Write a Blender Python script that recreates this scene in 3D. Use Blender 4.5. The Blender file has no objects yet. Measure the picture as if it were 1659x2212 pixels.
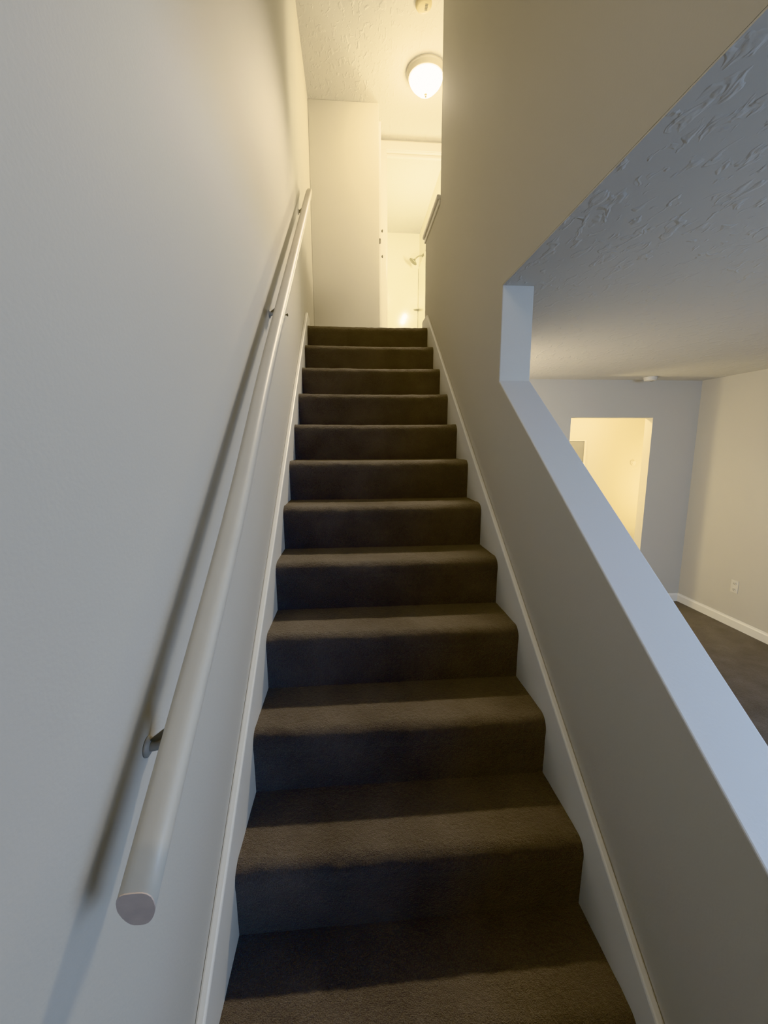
import bpy, bmesh, math, random
from mathutils import Vector, Matrix, noise

random.seed(7)
SC = bpy.context.scene
COL = SC.collection

# ------------------------------------------------------------------ materials
def mat(name, base, rough=0.6, bump=None, metal=0.0, spec=0.4, emis=None, coat=0.0, var=None):
    m = bpy.data.materials.new(name)
    m.use_nodes = True
    nt = m.node_tree
    b = nt.nodes['Principled BSDF']
    b.inputs['Base Color'].default_value = (*base, 1)
    b.inputs['Roughness'].default_value = rough
    b.inputs['Metallic'].default_value = metal
    b.inputs['Specular IOR Level'].default_value = spec
    b.inputs['Coat Weight'].default_value = coat
    tc = nt.nodes.new('ShaderNodeTexCoord')
    if emis:
        b.inputs['Emission Color'].default_value = (*emis[0], 1)
        b.inputs['Emission Strength'].default_value = emis[1]
    if var:
        n = nt.nodes.new('ShaderNodeTexNoise'); n.inputs['Scale'].default_value = var[0]
        n.inputs['Detail'].default_value = 4
        r = nt.nodes.new('ShaderNodeValToRGB')
        r.color_ramp.elements[0].position = 0.3; r.color_ramp.elements[1].position = 0.7
        r.color_ramp.elements[0].color = (*[c * (1 - var[1]) for c in base], 1)
        r.color_ramp.elements[1].color = (*[min(1, c * (1 + var[1])) for c in base], 1)
        nt.links.new(tc.outputs['Object'], n.inputs['Vector'])
        nt.links.new(n.outputs['Fac'], r.inputs['Fac'])
        nt.links.new(r.outputs['Color'], b.inputs['Base Color'])
    if bump:
        n = nt.nodes.new('ShaderNodeTexNoise'); n.inputs['Scale'].default_value = bump[0]
        n.inputs['Detail'].default_value = bump[3] if len(bump) > 3 else 3
        bp = nt.nodes.new('ShaderNodeBump'); bp.inputs['Strength'].default_value = bump[1]
        bp.inputs['Distance'].default_value = bump[2]
        nt.links.new(tc.outputs['Object'], n.inputs['Vector'])
        nt.links.new(n.outputs['Fac'], bp.inputs['Height'])
        nt.links.new(bp.outputs['Normal'], b.inputs['Normal'])
    return m

WALLC = (0.57, 0.55, 0.505)
M_WALL = mat('wall_paint', WALLC, 0.75, (160, 0.10, 0.002), spec=0.25, var=(1.3, 0.015))
M_TRIM = mat('trim_paint', (0.80, 0.785, 0.74), 0.42, (60, 0.08, 0.002), spec=0.4)
M_RAIL = mat('rail_paint', (0.60, 0.56, 0.49), 0.42, (40, 0.12, 0.002), spec=0.4, var=(6, 0.03))
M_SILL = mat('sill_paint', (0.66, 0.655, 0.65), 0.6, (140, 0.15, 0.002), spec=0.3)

def ceiling_mat():
    """knock-down plaster: flattened blobs over fine grain"""
    m = mat('ceiling_texture', (0.62, 0.605, 0.57), 0.85, spec=0.15)
    nt = m.node_tree; b = nt.nodes['Principled BSDF']
    tc = nt.nodes.new('ShaderNodeTexCoord')
    mp = nt.nodes.new('ShaderNodeMapping'); mp.inputs['Scale'].default_value = (1.0, 0.5, 1.0)
    nt.links.new(tc.outputs['Object'], mp.inputs['Vector'])
    n1 = nt.nodes.new('ShaderNodeTexNoise'); n1.inputs['Scale'].default_value = 32; n1.inputs['Detail'].default_value = 2.5
    n1.inputs['Distortion'].default_value = 0.7
    r = nt.nodes.new('ShaderNodeValToRGB'); r.color_ramp.elements[0].position = 0.55; r.color_ramp.elements[1].position = 0.68
    n2 = nt.nodes.new('ShaderNodeTexNoise'); n2.inputs['Scale'].default_value = 90; n2.inputs['Detail'].default_value = 3
    mx = nt.nodes.new('ShaderNodeMath'); mx.operation = 'MULTIPLY_ADD'; mx.inputs[1].default_value = 0.12
    nt.links.new(mp.outputs['Vector'], n1.inputs['Vector']); nt.links.new(mp.outputs['Vector'], n2.inputs['Vector'])
    nt.links.new(n1.outputs['Fac'], r.inputs['Fac'])
    nt.links.new(n2.outputs['Fac'], mx.inputs[0]); nt.links.new(r.outputs['Color'], mx.inputs[2])
    bp = nt.nodes.new('ShaderNodeBump'); bp.inputs['Strength'].default_value = 0.45; bp.inputs['Distance'].default_value = 0.0035
    nt.links.new(mx.outputs[0], bp.inputs['Height']); nt.links.new(bp.outputs['Normal'], b.inputs['Normal'])
    return m
M_CEIL = ceiling_mat()

def carpet_mat(name, c0, c1):
    m = mat(name, c0, 0.95, spec=0.05)
    nt = m.node_tree; b = nt.nodes['Principled BSDF']
    tc = nt.nodes.new('ShaderNodeTexCoord')
    def nz(scale, detail):
        n = nt.nodes.new('ShaderNodeTexNoise'); n.inputs['Scale'].default_value = scale; n.inputs['Detail'].default_value = detail
        nt.links.new(tc.outputs['Object'], n.inputs['Vector']); return n
    fine, mid, broad = nz(420, 2), nz(95, 3), nz(6, 3)
    a = nt.nodes.new('ShaderNodeMath'); a.operation = 'MULTIPLY_ADD'; a.inputs[1].default_value = 0.55
    nt.links.new(fine.outputs['Fac'], a.inputs[0])
    a2 = nt.nodes.new('ShaderNodeMath'); a2.operation = 'MULTIPLY'; a2.inputs[1].default_value = 0.45
    nt.links.new(broad.outputs['Fac'], a2.inputs[0]); nt.links.new(a2.outputs[0], a.inputs[2])
    r = nt.nodes.new('ShaderNodeValToRGB'); r.color_ramp.elements[0].position = 0.36; r.color_ramp.elements[1].position = 0.64
    r.color_ramp.elements[0].color = (*c0, 1); r.color_ramp.elements[1].color = (*c1, 1)
    nt.links.new(a.outputs[0], r.inputs['Fac']); nt.links.new(r.outputs['Color'], b.inputs['Base Color'])
    h = nt.nodes.new('ShaderNodeMath'); h.operation = 'ADD'
    nt.links.new(fine.outputs['Fac'], h.inputs[0]); nt.links.new(mid.outputs['Fac'], h.inputs[1])
    bp = nt.nodes.new('ShaderNodeBump'); bp.inputs['Strength'].default_value = 0.9; bp.inputs['Distance'].default_value = 0.006
    nt.links.new(h.outputs[0], bp.inputs['Height']); nt.links.new(bp.outputs['Normal'], b.inputs['Normal'])
    b.inputs['Sheen Weight'].default_value = 0.35; b.inputs['Sheen Roughness'].default_value = 0.5
    b.inputs['Sheen Tint'].default_value = (0.8, 0.72, 0.62, 1)
    return m
M_CARPET = carpet_mat('brown_carpet', (0.080, 0.073, 0.070), (0.166, 0.150, 0.139))

M_METAL = mat('brushed_nickel', (0.33, 0.31, 0.22), 0.5, metal=0.45, var=(20, 0.05))
M_DARK = mat('aged_metal', (0.16, 0.145, 0.11), 0.5, metal=0.3, var=(20, 0.1))
M_BRACKET = mat('bracket_metal', (0.36, 0.345, 0.32), 0.5, metal=0.15, var=(30, 0.05))
M_PAN = mat('fixture_pan', (0.66, 0.63, 0.55), 0.4, spec=0.5, var=(8, 0.02))
M_GLASS = mat('opal_glass', (0.95, 0.92, 0.85), 0.3, emis=((1.0, 0.82, 0.49), 74.0))
M_OLDPL = mat('yellowed_plastic', (0.62, 0.54, 0.34), 0.5, var=(30, 0.06))
M_PLASTIC = mat('white_plastic', (0.68, 0.66, 0.61), 0.4, var=(20, 0.02))
M_SLOT = mat('slot_black', (0.05, 0.045, 0.04), 0.6, var=(20, 0.1))
M_ACRYL = mat('glossy_acrylic', (0.80, 0.78, 0.68), 0.13, spec=0.6, coat=0.6, var=(2, 0.01))
M_BATH = mat('bath_paint', (0.80, 0.78, 0.70), 0.6, (150, 0.1, 0.002), var=(2, 0.01))
M_GREYP = mat('grey_panel', (0.26, 0.25, 0.23), 0.5, metal=0.1, var=(10, 0.04))
M_ENDG = mat('bare_end_grain', (0.47, 0.41, 0.39), 0.8, (90, 0.2, 0.001), var=(60, 0.06))

# ------------------------------------------------------------------ mesh helpers
def add_box(bm, x0, x1, y0, y1, z0, z1):
    v = [bm.verts.new((x, y, z)) for z in (z0, z1) for y in (y0, y1) for x in (x0, x1)]
    for f in ((0, 2, 3, 1), (4, 5, 7, 6), (0, 1, 5, 4), (2, 6, 7, 3), (0, 4, 6, 2), (1, 3, 7, 5)):
        bm.faces.new([v[i] for i in f])

def add_prism(bm, pts, axis, a0, a1):
    """extrude polygon pts along axis; pts are (y,z) for x, (x,z) for y, (x,y) for z"""
    def P(p, a):
        return {'x': (a, p[0], p[1]), 'y': (p[0], a, p[1]), 'z': (p[0], p[1], a)}[axis]
    A = [bm.verts.new(P(p, a0)) for p in pts]; B = [bm.verts.new(P(p, a1)) for p in pts]
    bm.faces.new(A[::-1]); bm.faces.new(B)
    n = len(pts)
    for i in range(n):
        bm.faces.new((A[i], A[(i + 1) % n], B[(i + 1) % n], B[i]))

def add_lathe(bm, prof, seg=40, M=Matrix()):
    """prof = [(r, z)] turned about local z; closed at r=0 ends"""
    rings = []
    for r, z in prof:
        if r < 1e-6:
            rings.append([bm.verts.new(M @ Vector((0, 0, z)))])
        else:
            rings.append([bm.verts.new(M @ Vector((r * math.cos(2 * math.pi * i / seg), r * math.sin(2 * math.pi * i / seg), z))) for i in range(seg)])
    for a, b in zip(rings, rings[1:]):
        for i in range(seg):
            j = (i + 1) % seg
            if len(a) == 1 and len(b) == 1: continue
            if len(a) == 1: bm.faces.new((a[0], b[i], b[j]))
            elif len(b) == 1: bm.faces.new((a[i], b[0], a[j]))
            else: bm.faces.new((a[i], b[i], b[j], a[j]))

def add_sweep(bm, path, prof, up=Vector((0, 0, 1)), caps=True, scale=None):
    """sweep a closed 2-D profile (side, up) along path"""
    rings = []
    n = len(path)
    for k, p in enumerate(path):
        d = (path[min(k + 1, n - 1)] - path[max(k - 1, 0)]).normalized()
        s = d.cross(up).normalized(); u = s.cross(d)
        sc = scale[k] if scale else 1
        rings.append([bm.verts.new(p + s * a * sc + u * b * sc) for a, b in prof])
    m = len(prof)
    for a, b in zip(rings, rings[1:]):
        for i in range(m):
            bm.faces.new((a[i], a[(i + 1) % m], b[(i + 1) % m], b[i]))
    if caps:
        bm.faces.new(rings[0][::-1]); bm.faces.new(rings[-1])

def circ(r, n=16):
    return [(r * math.cos(2 * math.pi * i / n), r * math.sin(2 * math.pi * i / n)) for i in range(n)]

def obj(name, bm, m, parent=None, bevel=0.0, smooth=False, seg=2, fix=True):
    if fix:
        bmesh.ops.recalc_face_normals(bm, faces=bm.faces)
    me = bpy.data.meshes.new(name); bm.to_mesh(me); bm.free()
    me.materials.append(m)
    o = bpy.data.objects.new(name, me); COL.objects.link(o)
    if smooth:
        for p in me.polygons: p.use_smooth = True
    if bevel:
        b = o.modifiers.new('bevel', 'BEVEL'); b.width = bevel; b.segments = seg; b.limit_method = 'ANGLE'; b.angle_limit = math.radians(40)
    if parent is not None:
        o.parent = parent
        o.matrix_parent_inverse = Matrix.Translation(parent.location).inverted() if parent.parent is None else Matrix()
    return o

def tag(o, label, cat, group=None, kind=None):
    o['label'] = label
    if cat: o['category'] = cat
    if group: o['group'] = group
    if kind: o['kind'] = kind
    return o

def thing(name, label, cat, loc, group=None):
    o = bpy.data.objects.new(name, None); o.empty_display_size = 0.05
    o.location = loc; COL.objects.link(o)
    return tag(o, label, cat, group)

def struct(name, bm, m, label, cat, bevel=0.0):
    o = obj(name, bm, m, bevel=bevel)
    return tag(o, label, cat, kind='structure')

def boxes(*bs):
    bm = bmesh.new()
    for b in bs: add_box(bm, *b)
    return bm

# ------------------------------------------------------------------ dimensions (metres)
W = 0.90            # stair width between skirt boards
T, R = 0.2385, 0.192
XL, XR, XO = -0.02, 0.918, 1.048      # left wall face, right wall stair face, right wall living-room face
ZF, ZC = -0.47, 4.22                  # lower floor, upper ceiling
ZU = 11 * R                           # upper floor
ZL = 1.855                            # living-room ceiling
YF = -1.9                             # front of the house
YB = 3.40                             # living-room back wall
XE = 3.85                             # living-room right wall
YD = 3.98                             # bathroom door wall

# ------------------------------------------------------------------ setting
def soffit_ceiling():
    bm = bmesh.new()
    add_prism(bm, [(XO + 0.001, YF), (XE + 0.12, YF), (XE + 0.12, YB + 0.11), (XO + 0.001, YB + 0.11), (XO + 0.001, 1.074), (XR + 0.0005, 1.074), (XR + 0.0005, -1.099), (XO + 0.001, -1.099)], 'z', ZL, ZL + 0.0038)
    return bm
struct('wall_left', boxes((XL - 0.12, XL, YF, 5.9, ZF - 0.1, ZC)), M_WALL, 'tall smooth off-white wall carrying the handrail', 'wall')

def add_wall_with_hole(bm, outer, hole):
    """a wall slab in the (y,z) plane between XR and XO with one polygonal hole"""
    from mathutils.geometry import tessellate_polygon
    loops = [[Vector((p[0], p[1], 0)) for p in outer], [Vector((p[0], p[1], 0)) for p in hole]]
    flat = [p for l in loops for p in l]
    tris = tessellate_polygon(loops)
    A = [bm.verts.new((XR, p.x, p.y)) for p in flat]; B = [bm.verts.new((XO, p.x, p.y)) for p in flat]
    for t in tris:
        bm.faces.new([A[i] for i in t]); bm.faces.new([B[i] for i in reversed(t)])
    k = 0
    for l in loops:
        n = len(l)
        for i in range(n):
            a, b = k + i, k + (i + 1) % n
            bm.faces.new((A[a], A[b], B[b], B[a]))
        k += n
    bmesh.ops.recalc_face_normals(bm, faces=bm.faces)
    bmesh.ops.dissolve_limit(bm, angle_limit=0.01, verts=bm.verts, edges=bm.edges)

bm = bmesh.new()
s0 = lambda y: 0.712 + 0.72 * y
OUT = [(YF, ZF), (YB, ZF), (YB, ZU), (2.85, ZU), (2.85, 2.79), (2.316, 2.79), (2.316, ZC), (YF, ZC)]
OPEN = [(-1.10, ZL + 0.004),
        (1.075, ZL + 0.004), (1.075, s0(1.075)), (-0.98, s0(-0.98)), (-1.10, s0(-0.98))]
add_wall_with_hole(bm, OUT, OPEN)
wr = struct('wall_right', bm, M_WALL, 'off-white stair wall with a large sloping opening to the living room', 'wall', bevel=0.004)

struct('wall_back', boxes((XO - 0.05, 2.50, YB, YB + 0.11, ZF, ZL), (3.362, XE + 0.12, YB, YB + 0.11, ZF, ZL), (2.50, 3.362, YB, YB + 0.11, 1.49, ZL)),
       M_WALL, 'far living-room wall with a plain doorway into a bright hall', 'wall')
struct('wall_east', boxes((XE, XE + 0.12, YF, YB, ZF, ZL)), M_WALL, 'warm-lit living-room wall with a baseboard and an outlet', 'wall')
struct('wall_front', boxes((XL - 0.12, XE + 0.12, YF - 0.12, YF, ZF, ZC)), M_WALL, 'entry wall behind the viewer', 'wall')
struct('floor', boxes((XL - 0.12, XE + 0.12, YF, YB, ZF - 0.1, ZF)), M_CARPET, 'brown carpeted living-room floor', 'floor')
struct('ceiling', soffit_ceiling(), M_CEIL, 'textured plaster ceiling over the living room', 'ceiling')
struct('ceiling', boxes((XL - 0.12, 3.2, YF, 5.9, ZC, ZC + 0.06)), M_CEIL, 'textured plaster ceiling over the stairs and landing', 'ceiling')
# upper landing
struct('floor', boxes((XL, XR, 2.84, 5.79, ZU - 0.10, ZU), (XR, 3.0, 3.40, 5.79, ZU - 0.10, ZU), (XO, 3.0, 2.2, 3.40, ZU - 0.10, ZU)),
       M_CARPET, 'carpeted upper landing at the head of the stairs', 'floor')
struct('wall_landing', boxes((XO, 3.0, 2.196, 2.316, ZU, ZC)), M_WALL, 'landing wall continuing beyond the stair wall', 'wall')
struct('wall_landing_end', boxes((3.0, 3.12, 2.2, 5.9, ZU - 0.1, ZC)), M_WALL, 'end wall of the upper landing', 'wall')
struct('wall_bath_door', boxes((XL, 0.70, YD, YD + 0.11, ZU, ZC), (1.335, 3.0, YD, YD + 0.11, ZU, ZC), (0.70, 1.335, YD, YD + 0.11, 4.135, ZC)),
       M_WALL, 'landing wall holding the bathroom doorway', 'wall')
# bathroom shell
struct('wall_bath_back', boxes((XL, 3.0, 5.79, 5.9, ZU, ZC)), M_BATH, 'bright far wall of the bathroom', 'wall')
struct('wall_bath_right', boxes((1.345, 1.465, YD + 0.11, 5.79, ZU, ZC)), M_BATH, 'bright right wall of the bathroom carrying the shower arm', 'wall')
struct('wall_bath_left', boxes((-0.02, 0.08, YD + 0.11, 5.79, ZU, ZC)), M_BATH, 'left wall of the bathroom', 'wall')
# hall beyond the living room
struct('wall_hall', boxes((1.9, 5.1, 4.40, 4.52, ZF, ZL)), M_WALL, 'yellow-lit hall wall seen through the living-room doorway', 'wall')
struct('wall_hall_left', boxes((1.78, 1.9, YB + 0.11, 4.52, ZF, ZL)), M_WALL, 'left end of the hall', 'wall')
struct('wall_hall_right', boxes((5.1, 5.22, YB + 0.11, 4.52, ZF, ZL)), M_WALL, 'right end of the hall', 'wall')
struct('floor', boxes((1.78, 5.22, YB, 4.52, ZF - 0.1, ZF)), M_CARPET, 'carpeted hall floor', 'floor')
struct('ceiling', boxes((1.78, 5.22, YB + 0.11, 4.52, ZL, ZL + 0.03)), M_CEIL, 'hall ceiling', 'ceiling')
struct('wall_hall_front', boxes((XE + 0.12, 5.1, YB, YB + 0.11, ZF, ZL)), M_WALL, 'hall wall behind the living room', 'wall')

# opening's drywall cap with its pale rounded edges
def slope_board(y0, y1, x0, x1, lo, hi):
    bm = bmesh.new()
    add_prism(bm, [(y0, s0(y0) + lo), (y1, s0(y1) + lo), (y1, s0(y1) + hi), (y0, s0(y0) + hi)], 'x', x0, x1)
    return bm
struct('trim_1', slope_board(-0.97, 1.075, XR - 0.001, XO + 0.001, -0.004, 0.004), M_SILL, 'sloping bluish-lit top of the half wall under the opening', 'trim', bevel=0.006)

# skirt boards
def skirt(x0, x1, yend):
    top = lambda y: R / T * y + 0.052
    zt = ZU + 0.10
    yk = (zt - 0.052) * T / R
    bm = bmesh.new()
    add_prism(bm, [(-0.95, ZF), (-0.30, ZF), (2.90, ZU - 0.22), (yend, ZU - 0.22), (yend, zt), (yk, zt), (-0.60, max(top(-0.60), ZF + 0.1)), (-0.95, ZF + 0.1)], 'x', x0, x1)
    return bm
struct('baseboard_left', skirt(XL, 0.0, 2.84), M_TRIM, 'white sloping skirt board along the left side of the stairs', 'skirt board', bevel=0.005)
struct('baseboard_right', skirt(W, XR, 2.87), M_TRIM, 'white sloping skirt board along the right side of the stairs', 'skirt board', bevel=0.005)

def base_profile(d):
    return [(0, 0), (0, 0.088), (d * 0.45, 0.088), (d * 0.6, 0.078), (d, 0.068), (d, 0)]
bm = bmesh.new(); add_prism(bm, [(XE - a, ZF + b) for a, b in base_profile(0.014)], 'y', YF, YB)
struct('baseboard_east', bm, M_TRIM, 'white baseboard at the foot of the warm living-room wall', 'baseboard')
bm = bmesh.new()
add_prism(bm, [(YB - a, ZF + b) for a, b in base_profile(0.014)], 'x', 3.362, XE - 0.014)
add_prism(bm, [(YB - a, ZF + b) for a, b in base_profile(0.014)], 'x', XO, 2.50)
struct('baseboard_back', bm, M_TRIM, 'white baseboard at the foot of the far living-room wall', 'baseboard')

# guard cap on the half wall at the head of the stairs
bm = bmesh.new()
add_box(bm, XR - 0.022, XO + 0.022, 2.317, 2.875, 2.822, 2.852)
cap = obj('trim_2', bm, M_TRIM, bevel=0.007)
tag(cap, 'painted wooden cap on the half wall at the head of the stairs', 'trim', kind='structure')
bm = bmesh.new()
add_box(bm, XR - 0.010, XO + 0.010, 2.317, 2.862, 2.788, 2.822)
obj('cap_moulding', bm, M_TRIM, cap, bevel=0.006)

# bathroom door frame
bm = boxes((0.652, 0.705, YD - 0.016, YD, ZU, 4.13), (0.652, 1.385, YD - 0.016, YD, 4.13, 4.205), (1.33, 1.385, YD - 0.016, YD, ZU, 4.13))
df = struct('door_1', bm, M_TRIM, 'white-cased bathroom doorway at the head of the stairs', 'doorway', bevel=0.004)
obj('jamb', boxes((0.700, 0.712, YD, YD + 0.11, ZU, 4.128), (1.323, 1.335, YD, YD + 0.11, ZU, 4.128), (0.700, 1.335, YD, YD + 0.11, 4.128, 4.14)), M_TRIM, df, bevel=0.002)
obj('door_stop', boxes((0.712, 0.722, YD + 0.045, YD + 0.075, ZU, 4.118), (1.313, 1.323, YD + 0.045, YD + 0.075, ZU, 4.118), (0.712, 1.323, YD + 0.045, YD + 0.075, 4.108, 4.128)), M_TRIM, df, bevel=0.002)

# ------------------------------------------------------------------ staircase
st = thing('staircase', 'straight flight of dark brown carpeted stairs climbing to the landing', 'stairs', (W / 2, 0, ZF))
NX = 90
def fuzz(x, y, z, a):
    return a * noise.noise(Vector((x * 38, y * 38, z * 38))) + a * 0.8 * noise.noise(Vector((x * 11, y * 17, z * 13)))
def strip(name, k, prof, sag, seedz, last=False):
    """prof: list of (y,z) back to front; a carpet strip from wall to wall"""
    bm = bmesh.new(); rows = []
    for (y, z, s) in prof:
        row = []
        for i in range(NX + 1):
            x = W * i / NX
            c = max(0.0, math.sin(math.pi * i / NX)) ** 0.7
            dz = -sag * c * s + fuzz(x, y + seedz, z, 0.0022) * s
            dy = fuzz(x + 9, y - seedz, z, 0.0022) * s
            row.append(bm.verts.new((x, y + dy, z + dz)))
        rows.append(row)
    for a, b in zip(rows, rows[1:]):
        for i in range(NX):
            bm.faces.new((a[i], b[i], b[i + 1], a[i + 1]))
    o = obj(name, bm, M_CARPET, st, smooth=True)
    return o
low = {0: 0.0, -1: -0.157, -2: -0.314}
def zz(k): return k * R if k >= 0 else (low[k] if k in low else ZF)
for k in range(-2, 12):
    z = zz(k); y = k * T; zb = zz(k - 1); rn = 0.040
    back = y + T if k < 11 else 2.845
    prof = []
    n = 8
    for j in range(n + 1):
        yy = back + 0.012 - (back + 0.012 - (y + rn)) * j / n
        prof.append((yy, z, 0.25 + 0.75 * j / n))
    for j in range(1, 9):
        a = math.pi / 2 * j / 8
        prof.append((y + rn - rn * math.sin(a), z - rn + rn * math.cos(a), 1.0))
    prof.append((y, z - rn - 0.008, 0.6)); prof.append((y + 0.001, z - rn - 0.016, 0.3)); prof.append((y + 0.002, z - rn - 0.024, 0.0))
    strip('tread', k, prof, 0.0045 if k > 3 else 0.002, k * 3.1)
    zt = z - rn - 0.0235
    rp = [(y + 0.002 + 0.003 * j / 8, zt + (zb - 0.004 - zt) * j / 8, min(0.6, 0.25 * j)) for j in range(9)]
    strip('riser', k, rp, 0.0, k * 5.7)

# ------------------------------------------------------------------ handrail
SL = R / T
hr = thing('handrail', 'long cream-painted wooden handrail bracketed to the left wall', 'handrail', (XL, 0.0, 0.80))
prof = []
for i in range(28):
    a = 2 * math.pi * i / 28
    ca, sa = math.cos(a), math.sin(a)
    rr = 0.0208 / ((abs(ca) ** 3.4 + abs(sa) ** 3.4) ** (1 / 3.4))
    px, pz = rr * ca, rr * sa * 1.03
    if pz < 0: px *= 1 - 0.34 * (-pz / 0.0208) ** 1.2
    prof.append((px, pz))
def rail_pt(y):
    g = math.exp(-((y - 0.22) / 0.34) ** 2)
    return Vector((0.050 + 0.008 * g, y, 0.900 + SL * y - 0.003 * g))
path = [rail_pt(-0.235 + (2.57 + 0.235) * i / 60) for i in range(61)]
bm = bmesh.new(); add_sweep(bm, path, prof, scale=[1.0] * 58 + [0.99, 0.96, 0.82], caps=False)
bm.verts.ensure_lookup_table()
NP = len(prof)
YC = path[0].y                                   # plumb cut at the low end
low_ring = []
for i in range(NP):
    v = bm.verts[i]; dy = (YC - v.co.y) * 0.78       # cut between square and plumb
    v.co.y += dy; v.co.z += dy * SL
    low_ring.append(v.co.copy())
for i in range(NP, 2 * NP):
    v = bm.verts[i]
    g_ = low_ring[i - NP].y + 0.003
    if v.co.y < g_: v.co.z += (g_ - v.co.y) * SL; v.co.y = g_
bm.faces.new([bm.verts[i] for i in range(NP)]); bm.faces.new([bm.verts[len(bm.verts) - NP + i] for i in range(NP)])
rl = obj('rail', bm, M_RAIL, hr, smooth=True)
for p in rl.data.polygons:
    if len(p.vertices) > 4: p.use_smooth = False
bm = bmesh.new()
A = [bm.verts.new(p + Vector((0, -0.0015, 0))) for p in low_ring]; B = [bm.verts.new(p) for p in low_ring]
bm.faces.new(A); bm.faces.new(B[::-1])
for i in range(NP): bm.faces.new((A[i], A[(i + 1) % NP], B[(i + 1) % NP], B[i]))
tag(obj('end_cap', bm, M_ENDG, hr), 'bare pinkish end grain', None)
for yb in (-0.045, 1.19, 2.45):
    c = rail_pt(yb)
    wz = 0.805 + SL * yb
    bm = bmesh.new()
    # rosette on the wall
    M0 = Matrix.Translation((XL, yb, wz)) @ Matrix.Rotation(math.pi / 2, 4, 'Y')
    add_lathe(bm, [(0, 0.0), (0.016, 0.0), (0.016, 0.002), (0.013, 0.004), (0.010, 0.006), (0, 0.006)], 24, M0)
    # swan-neck arm
    arm = [Vector((XL + 0.004, yb, wz)), Vector((XL + 0.022, yb, wz + 0.004)), Vector((c.x - 0.032, yb + 0.002, wz + 0.024)),
           Vector((c.x - 0.020, yb + 0.004, c.z - 0.040)), Vector((c.x - 0.009, yb + 0.008, c.z - 0.024 + SL * 0.008))]
    pts = []
    for i in range(len(arm) - 1):
        p0, p1, p2, p3 = arm[max(i - 1, 0)], arm[i], arm[i + 1], arm[min(i + 2, len(arm) - 1)]
        for q in range(6):
            t = q / 6
            pts.append(0.5 * ((2 * p1) + (p2 - p0) * t + (2 * p0 - 5 * p1 + 4 * p2 - p3) * t * t + (3 * p1 - p0 - 3 * p2 + p3) * t ** 3))
    pts.append(arm[-1])
    add_sweep(bm, pts, circ(0.0075, 12), up=Vector((0, 1, 0)))
    # flat web stiffening the arm
    web = [Vector((XL + 0.004, yb + 0.002, wz + 0.010)), Vector((XL + 0.034, yb + 0.002, wz + 0.004)), Vector((c.x - 0.014, yb + 0.004, c.z - 0.034)), Vector((c.x - 0.014, yb + 0.004, c.z - 0.020)), Vector((XL + 0.030, yb + 0.002, wz + 0.030))]
    A = [bm.verts.new(q - Vector((0, 0.0025, 0))) for q in web]; B = [bm.verts.new(q + Vector((0, 0.0025, 0))) for q in web]
    bm.faces.new(A); bm.faces.new(B[::-1])
    for i in range(5): bm.faces.new((A[i], A[(i + 1) % 5], B[(i + 1) % 5], B[i]))
    br = obj('bracket', bm, M_BRACKET, hr, smooth=True)
    bm = bmesh.new()
    u = Vector((0, -SL, 1)).normalized()
    pm = c - u * 0.0225
    dd = Vector((0, 1, SL)).normalized()
    add_sweep(bm, [pm - dd * 0.028, pm - dd * 0.02, pm + dd * 0.02, pm + dd * 0.028], [(-0.012, -0.002), (0.012, -0.002), (0.012, 0.001), (-0.012, 0.001)], scale=[0.6, 1, 1, 0.6])
    s = obj('saddle', bm, M_BRACKET, br)

# small screw left in the wall under the rail
bm = bmesh.new()
M0 = Matrix.Translation((XL, 1.642, 1.892)) @ Matrix.Rotation(math.pi / 2, 4, 'Y')
add_lathe(bm, [(0, -0.004), (0.0035, -0.004), (0.0035, 0.010), (0.007, 0.010), (0.008, 0.0125), (0.006, 0.015), (0, 0.016)], 14, M0)
tag(obj('screw', bm, M_DARK, smooth=True), 'small dark screw left in the left wall just below the handrail', 'screw')

# ------------------------------------------------------------------ ceiling light
FX, FY = 0.965, 3.195
cl = thing('ceiling_light', 'glowing round flush ceiling light above the stair landing', 'ceiling light', (FX, FY, ZC))
M0 = Matrix.Translation((FX, FY, ZC))
bm = bmesh.new(); add_lathe(bm, [(0, 0), (0.158, 0), (0.158, -0.012), (0.150, -0.016), (0.147, -0.040), (0.141, -0.050), (0.120, -0.050), (0.0, -0.044)], 64, M0)
obj('base', bm, M_PAN, cl, smooth=True, bevel=0.0015)
bm = bmesh.new()
pr = [(0.122, -0.046), (0.131, -0.052), (0.133, -0.064), (0.128, -0.076), (0.115, -0.096), (0.095, -0.118), (0.074, -0.138), (0.054, -0.151), (0.032, -0.159), (0.012, -0.162), (0, -0.162)]
add_lathe(bm, pr, 64, M0); obj('glass_shade', bm, M_GLASS, cl, smooth=True)
bm = bmesh.new(); add_lathe(bm, [(0, -0.158), (0.012, -0.160), (0.012, -0.165), (0.006, -0.168), (0.006, -0.172), (0.009, -0.176), (0.007, -0.182), (0, -0.185)], 20, M0)
obj('finial', bm, M_METAL, cl, smooth=True)

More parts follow.
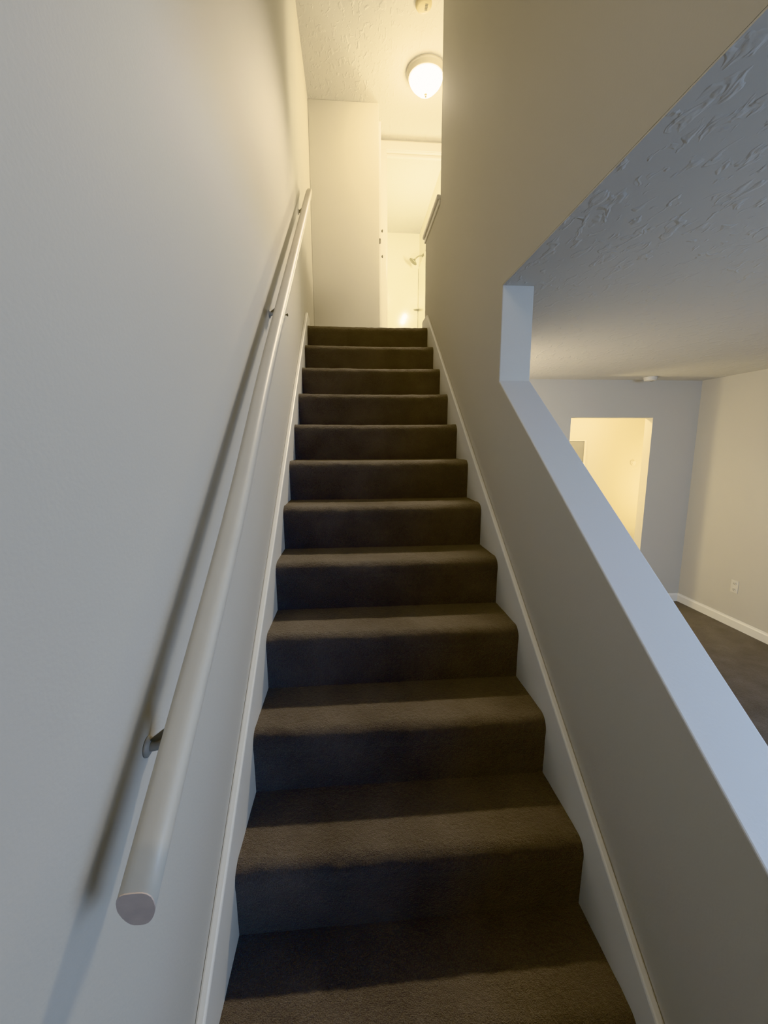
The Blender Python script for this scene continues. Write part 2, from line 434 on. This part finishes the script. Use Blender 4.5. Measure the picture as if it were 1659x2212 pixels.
# smoke detectors
def smoke(x, y, z, r, h, m, label):
    t = thing('smoke_detector', label, 'smoke detector', (x, y, z))
    M0 = Matrix.Translation((x, y, z))
    bm = bmesh.new(); add_lathe(bm, [(0, 0), (r, 0), (r, -h * 0.35), (r * 0.97, -h * 0.42), (0, -h * 0.42)], 48, M0); obj('base', bm, M_PLASTIC, t, smooth=True, bevel=0.001)
    bm = bmesh.new(); add_lathe(bm, [(r * 0.94, -h * 0.4), (r * 0.92, -h * 0.7), (r * 0.84, -h * 0.93), (r * 0.6, -h), (0, -h)], 48, M0); cv = obj('cover', bm, m, t, smooth=True)
    bm = bmesh.new()
    for a in range(5):
        M1 = M0 @ Matrix.Translation((r * 0.30, -r * 0.02 + r * 0.16 * (a - 2), -h)) 
        v = [M1 @ Vector(q) for q in ((-r * 0.16, -r * 0.04, 0.0006), (r * 0.16, -r * 0.04, 0.0006), (r * 0.16, r * 0.04, 0.0006), (-r * 0.16, r * 0.04, 0.0006))]
        vb = [q - Vector((0, 0, 0.0018)) for q in v]
        A = [bm.verts.new(q) for q in v]; B = [bm.verts.new(q) for q in vb]
        bm.faces.new(A); bm.faces.new(B[::-1])
        for i in range(4): bm.faces.new((A[i], A[(i + 1) % 4], B[(i + 1) % 4], B[i]))
    obj('vent', bm, M_DARK, t)
    return t
smoke(0.853, 2.664, ZC, 0.060, 0.034, M_OLDPL, 'yellowed round smoke detector on the ceiling over the stairs')
smoke(3.155, 3.215, ZL, 0.058, 0.036, M_PLASTIC, 'white round smoke detector on the living-room ceiling near the far wall')

# ------------------------------------------------------------------ linen closet block at the head of the stairs
lc = thing('linen_closet', 'tall cream linen closet standing floor to ceiling at the head of the stairs', 'closet', (0.30, 3.54, ZU))
obj('side_panel', boxes((XL, 0.603, 3.535, YD - 0.017, ZU, ZC)), M_WALL, lc, bevel=0.004)
def closet_door(z0, z1, zk):
    d = obj('door', boxes((0.604, 0.624, 3.56, 3.93, z0, z1)), M_TRIM, lc, bevel=0.003)
    bm = bmesh.new()
    M0 = Matrix.Translation((0.624, 3.72, zk)) @ Matrix.Rotation(math.pi / 2, 4, 'Y')
    add_lathe(bm, [(0, 0), (0.005, 0), (0.0045, 0.010), (0.008, 0.014), (0.0135, 0.018), (0.0145, 0.023), (0.010, 0.027), (0, 0.028)], 20, M0)
    obj('knob', bm, M_DARK, d, smooth=True)
closet_door(3.125, 4.095, 3.272)
closet_door(2.20, 3.095, 3.045)
obj('catch', boxes((0.604, 0.615, 3.545, 3.565, 3.088, 3.128)), M_DARK, lc, bevel=0.002)

# ------------------------------------------------------------------ bathroom: surround and shower head
tag(obj('shower_surround', boxes((0.081, 1.327, 5.772, 5.7895, ZU, 3.752)), M_ACRYL, bevel=0.006), 'glossy cream shower panel facing the bathroom doorway on the far bathroom wall', 'shower surround', 'shower wall panels')
tag(obj('shower_surround', boxes((1.329, 1.3445, 4.95, 5.7895, ZU, 3.752)), M_ACRYL, bevel=0.006), 'narrow glossy cream shower panel seen edge-on below the shower head', 'shower surround', 'shower wall panels')
bm = bmesh.new()
pts = [(1.3285, 5.7715)] + [(1.3285 - 0.07 * math.cos(a), 5.7715 - 0.07 * math.sin(a)) for a in [i * math.pi / 2 / 10 for i in range(11)]]
add_prism(bm, pts, 'z', 3.185, 3.195)
tag(obj('corner_shelf', bm, M_ACRYL, bevel=0.004), 'small glossy rounded shelf in the shower corner', 'shelf')

sh = thing('shower_fixture', 'brushed nickel shower head on a bent arm high on the bathroom wall', 'shower head', (1.345, 5.45, 3.79))
M0 = Matrix.Translation((1.345, 5.45, 3.79)) @ Matrix.Rotation(-math.pi / 2, 4, 'Y')
bm = bmesh.new(); add_lathe(bm, [(0, 0), (0.027, 0), (0.026, 0.004), (0.018, 0.012), (0.010, 0.016), (0, 0.016)], 28, M0); obj('flange', bm, M_METAL, sh, smooth=True)
pts = [Vector((1.345 - 0.012, 5.45, 3.79)), Vector((1.315, 5.45, 3.790)), Vector((1.295, 5.449, 3.788)), Vector((1.275, 5.448, 3.779)), Vector((1.255, 5.447, 3.765)), Vector((1.237, 5.446, 3.748)), Vector((1.228, 5.446, 3.738))]
bm = bmesh.new(); add_sweep(bm, pts, circ(0.0085, 14), up=Vector((0, 1, 0))); obj('arm', bm, M_METAL, sh, smooth=True)
ax = Vector((-0.62, 0.10, -0.76)).normalized()
M0 = Matrix.Translation((1.230, 5.446, 3.742)) @ ax.to_track_quat('Z', 'Y').to_matrix().to_4x4()
bm = bmesh.new(); add_lathe(bm, [(0, 0), (0.013, 0.0), (0.015, 0.012), (0.024, 0.020), (0.050, 0.030), (0.060, 0.038), (0.061, 0.046), (0.056, 0.050), (0, 0.050)], 40, M0)
obj('spray_head', bm, M_METAL, sh, smooth=True, bevel=0.001)

# ------------------------------------------------------------------ living-room and hall fittings
ot = thing('wall_outlet', 'small cream double power outlet low on the warm living-room wall', 'power outlet', (XE, 2.765, -0.085))
obj('cover_plate', boxes((XE - 0.004, XE, 2.728, 2.802, -0.145, -0.028)), M_PLASTIC, ot, bevel=0.002)
for zc in (-0.058, -0.114):
    bm = bmesh.new()
    pts = [(2.765 + 0.017 * math.cos(a) * (1.0), zc + max(-0.0135, min(0.0135, 0.018 * math.sin(a)))) for a in [2 * math.pi * i / 24 for i in range(24)]]
    add_prism(bm, pts, 'x', XE - 0.0075, XE - 0.004)
    so = obj('socket', bm, M_PLASTIC, ot)
    bm = boxes((XE - 0.0082, XE - 0.007, 2.757, 2.760, zc - 0.003, zc + 0.008), (XE - 0.0082, XE - 0.007, 2.770, 2.773, zc - 0.003, zc + 0.008), (XE - 0.0082, XE - 0.007, 2.7625, 2.7675, zc - 0.011, zc - 0.006))
    obj('slot', bm, M_SLOT, so)

th = thing('thermostat', 'small round white thermostat on the yellow-lit hall wall', 'thermostat', (3.905, 4.401, 0.99))
M0 = Matrix.Translation((3.905, 4.401, 0.99)) @ Matrix.Rotation(math.pi / 2, 4, 'X')
bm = bmesh.new(); add_lathe(bm, [(0, 0), (0.036, 0), (0.036, 0.010), (0.032, 0.016), (0, 0.016)], 36, M0); tb = obj('base', bm, M_PLASTIC, th, smooth=True, bevel=0.001)
bm = bmesh.new(); add_lathe(bm, [(0.026, 0.015), (0.025, 0.026), (0.020, 0.029), (0.012, 0.025), (0, 0.025)], 36, M0); obj('dial', bm, M_PLASTIC, th, smooth=True)

ep = thing('electrical_panel', 'grey flush panel in a white frame on the hall wall', 'electrical panel', (3.05, 4.40, 0.9))
obj('frame', boxes((2.86, 2.875, 4.382, 4.40, 0.60, 1.28), (3.233, 3.256, 4.382, 4.40, 0.60, 1.28), (2.875, 3.233, 4.382, 4.40, 1.265, 1.28), (2.875, 3.233, 4.382, 4.40, 0.60, 0.615)), M_PLASTIC, ep, bevel=0.002)
pd = obj('panel_door', boxes((2.876, 3.232, 4.392, 4.3995, 0.616, 1.264)), M_GREYP, ep, bevel=0.002)
obj('latch', boxes((2.895, 2.912, 4.386, 4.392, 0.92, 0.96)), M_DARK, pd, bevel=0.002)

# ------------------------------------------------------------------ lights
def area(name, loc, rot, sx, sy, col, power):
    l = bpy.data.lights.new(name, 'AREA'); l.shape = 'RECTANGLE'; l.size = sx; l.size_y = sy; l.color = col; l.energy = power
    o = bpy.data.objects.new(name, l); o.location = loc; o.rotation_euler = rot; COL.objects.link(o); return o
def point(name, loc, col, power, rad=0.05):
    l = bpy.data.lights.new(name, 'POINT'); l.color = col; l.energy = power; l.shadow_soft_size = rad
    o = bpy.data.objects.new(name, l); o.location = loc; COL.objects.link(o); return o
DAY = (0.50, 0.69, 1.0)
WARM = (1.0, 0.76, 0.42)
area('living_window_light', (2.6, YF + 0.03, 1.12), (math.radians(56), 0, math.radians(8)), 2.0, 1.4, DAY, 88)
area('sill_fill_light', (XE - 0.03, -1.0, 1.0), (0, math.radians(78), 0), 1.3, 1.5, DAY, 28)  # added area light without a window; lifts the sill more than the jamb
wall_fill = area('right_wall_fill_light', (XL + 0.03, -1.15, 2.9), (0, 0, 0), 0.8, 1.1, (1.0, 0.87, 0.64), 15.0)  # added unseen fill, brightens the upper right wall
wall_fill.rotation_euler = Vector((0.6, 0.75, 0.25)).to_track_quat('-Z', 'Y').to_euler()
area('dining_light', (1.06, 2.62, 0.85), (0, math.radians(-90), 0), 1.7, 1.0, (1.0, 0.83, 0.58), 22)
point('hall_lamp_and_fill', (3.1, 3.85, 1.68), (1.0, 0.80, 0.44), 20, 0.07)
point('hall_lamp_and_fill', (4.25, 3.9, 0.7), (1.0, 0.79, 0.40), 26, 0.10)  # added low fill out of sight, brightens the lower hall wall
point('hall_lamp_and_fill', (2.25, 3.9, 0.7), (1.0, 0.79, 0.40), 26, 0.10)  # matching added fill towards the left end of the hall
point('closet_fill_light', (1.6, 2.46, 3.0), (1.0, 0.86, 0.60), 44, 0.10)  # added fill, no lamp here; evens out the closet front down to its foot
sp_ = bpy.data.lights.new('stair_fill_beam', 'SPOT'); sp_.color = (1.0, 0.84, 0.62); sp_.energy = 400; sp_.spot_size = math.radians(62); sp_.spot_blend = 1.0; sp_.shadow_soft_size = 0.07  # added spot beside the ceiling light, strengthens its light down the stairs
so_ = bpy.data.objects.new('stair_fill_beam', sp_); so_.location = (0.95, 3.10, 4.0); COL.objects.link(so_)
so_.rotation_euler = (Vector((0.40, -0.3, 0.0)) - Vector(so_.location)).to_track_quat('-Z', 'Y').to_euler()
for i in range(3):
    point('vanity_bulb', (1.27, 4.40 + 0.16 * i, 3.40), (1.0, 0.89, 0.62), 17, 0.04)

w = bpy.data.worlds.new('world'); SC.world = w; w.use_nodes = True
w.node_tree.nodes['Background'].inputs[0].default_value = (0.5, 0.6, 0.75, 1)
w.node_tree.nodes['Background'].inputs[1].default_value = 0.02

# ------------------------------------------------------------------ camera
cam = bpy.data.cameras.new('camera'); co = bpy.data.objects.new('camera', cam); COL.objects.link(co)
cam.sensor_fit = 'VERTICAL'; cam.sensor_height = 36; cam.sensor_width = 27
cam.lens = 892.3 / 2212 * 36
cam.clip_start = 0.02
yaw, pitch, roll = 0.0795, -0.1615, -0.004
sy, cy, sp, cp = math.sin(yaw), math.cos(yaw), math.sin(pitch), math.cos(pitch)
f = Vector((sy * cp, cy * cp, sp)); r0 = Vector((cy, -sy, 0)); u0 = r0.cross(f)
r = math.cos(roll) * r0 + math.sin(roll) * u0; u = -math.sin(roll) * r0 + math.cos(roll) * u0
Mc = Matrix(((r.x, u.x, -f.x, 0.3029), (r.y, u.y, -f.y, -0.6488), (r.z, u.z, -f.z, 1.2311), (0, 0, 0, 1)))
co.matrix_world = Mc
SC.camera = co

SC.cycles.use_denoising = True
SC.cycles.max_bounces = 8
SC.cycles.diffuse_bounces = 6
SC.cycles.adaptive_threshold = 0.05
SC.cycles.sample_clamp_indirect = 4.0
SC.view_settings.view_transform = 'Khronos PBR Neutral'
SC.view_settings.look = 'None'
SC.view_settings.exposure = -0.02
SC.view_settings.gamma = 1.2
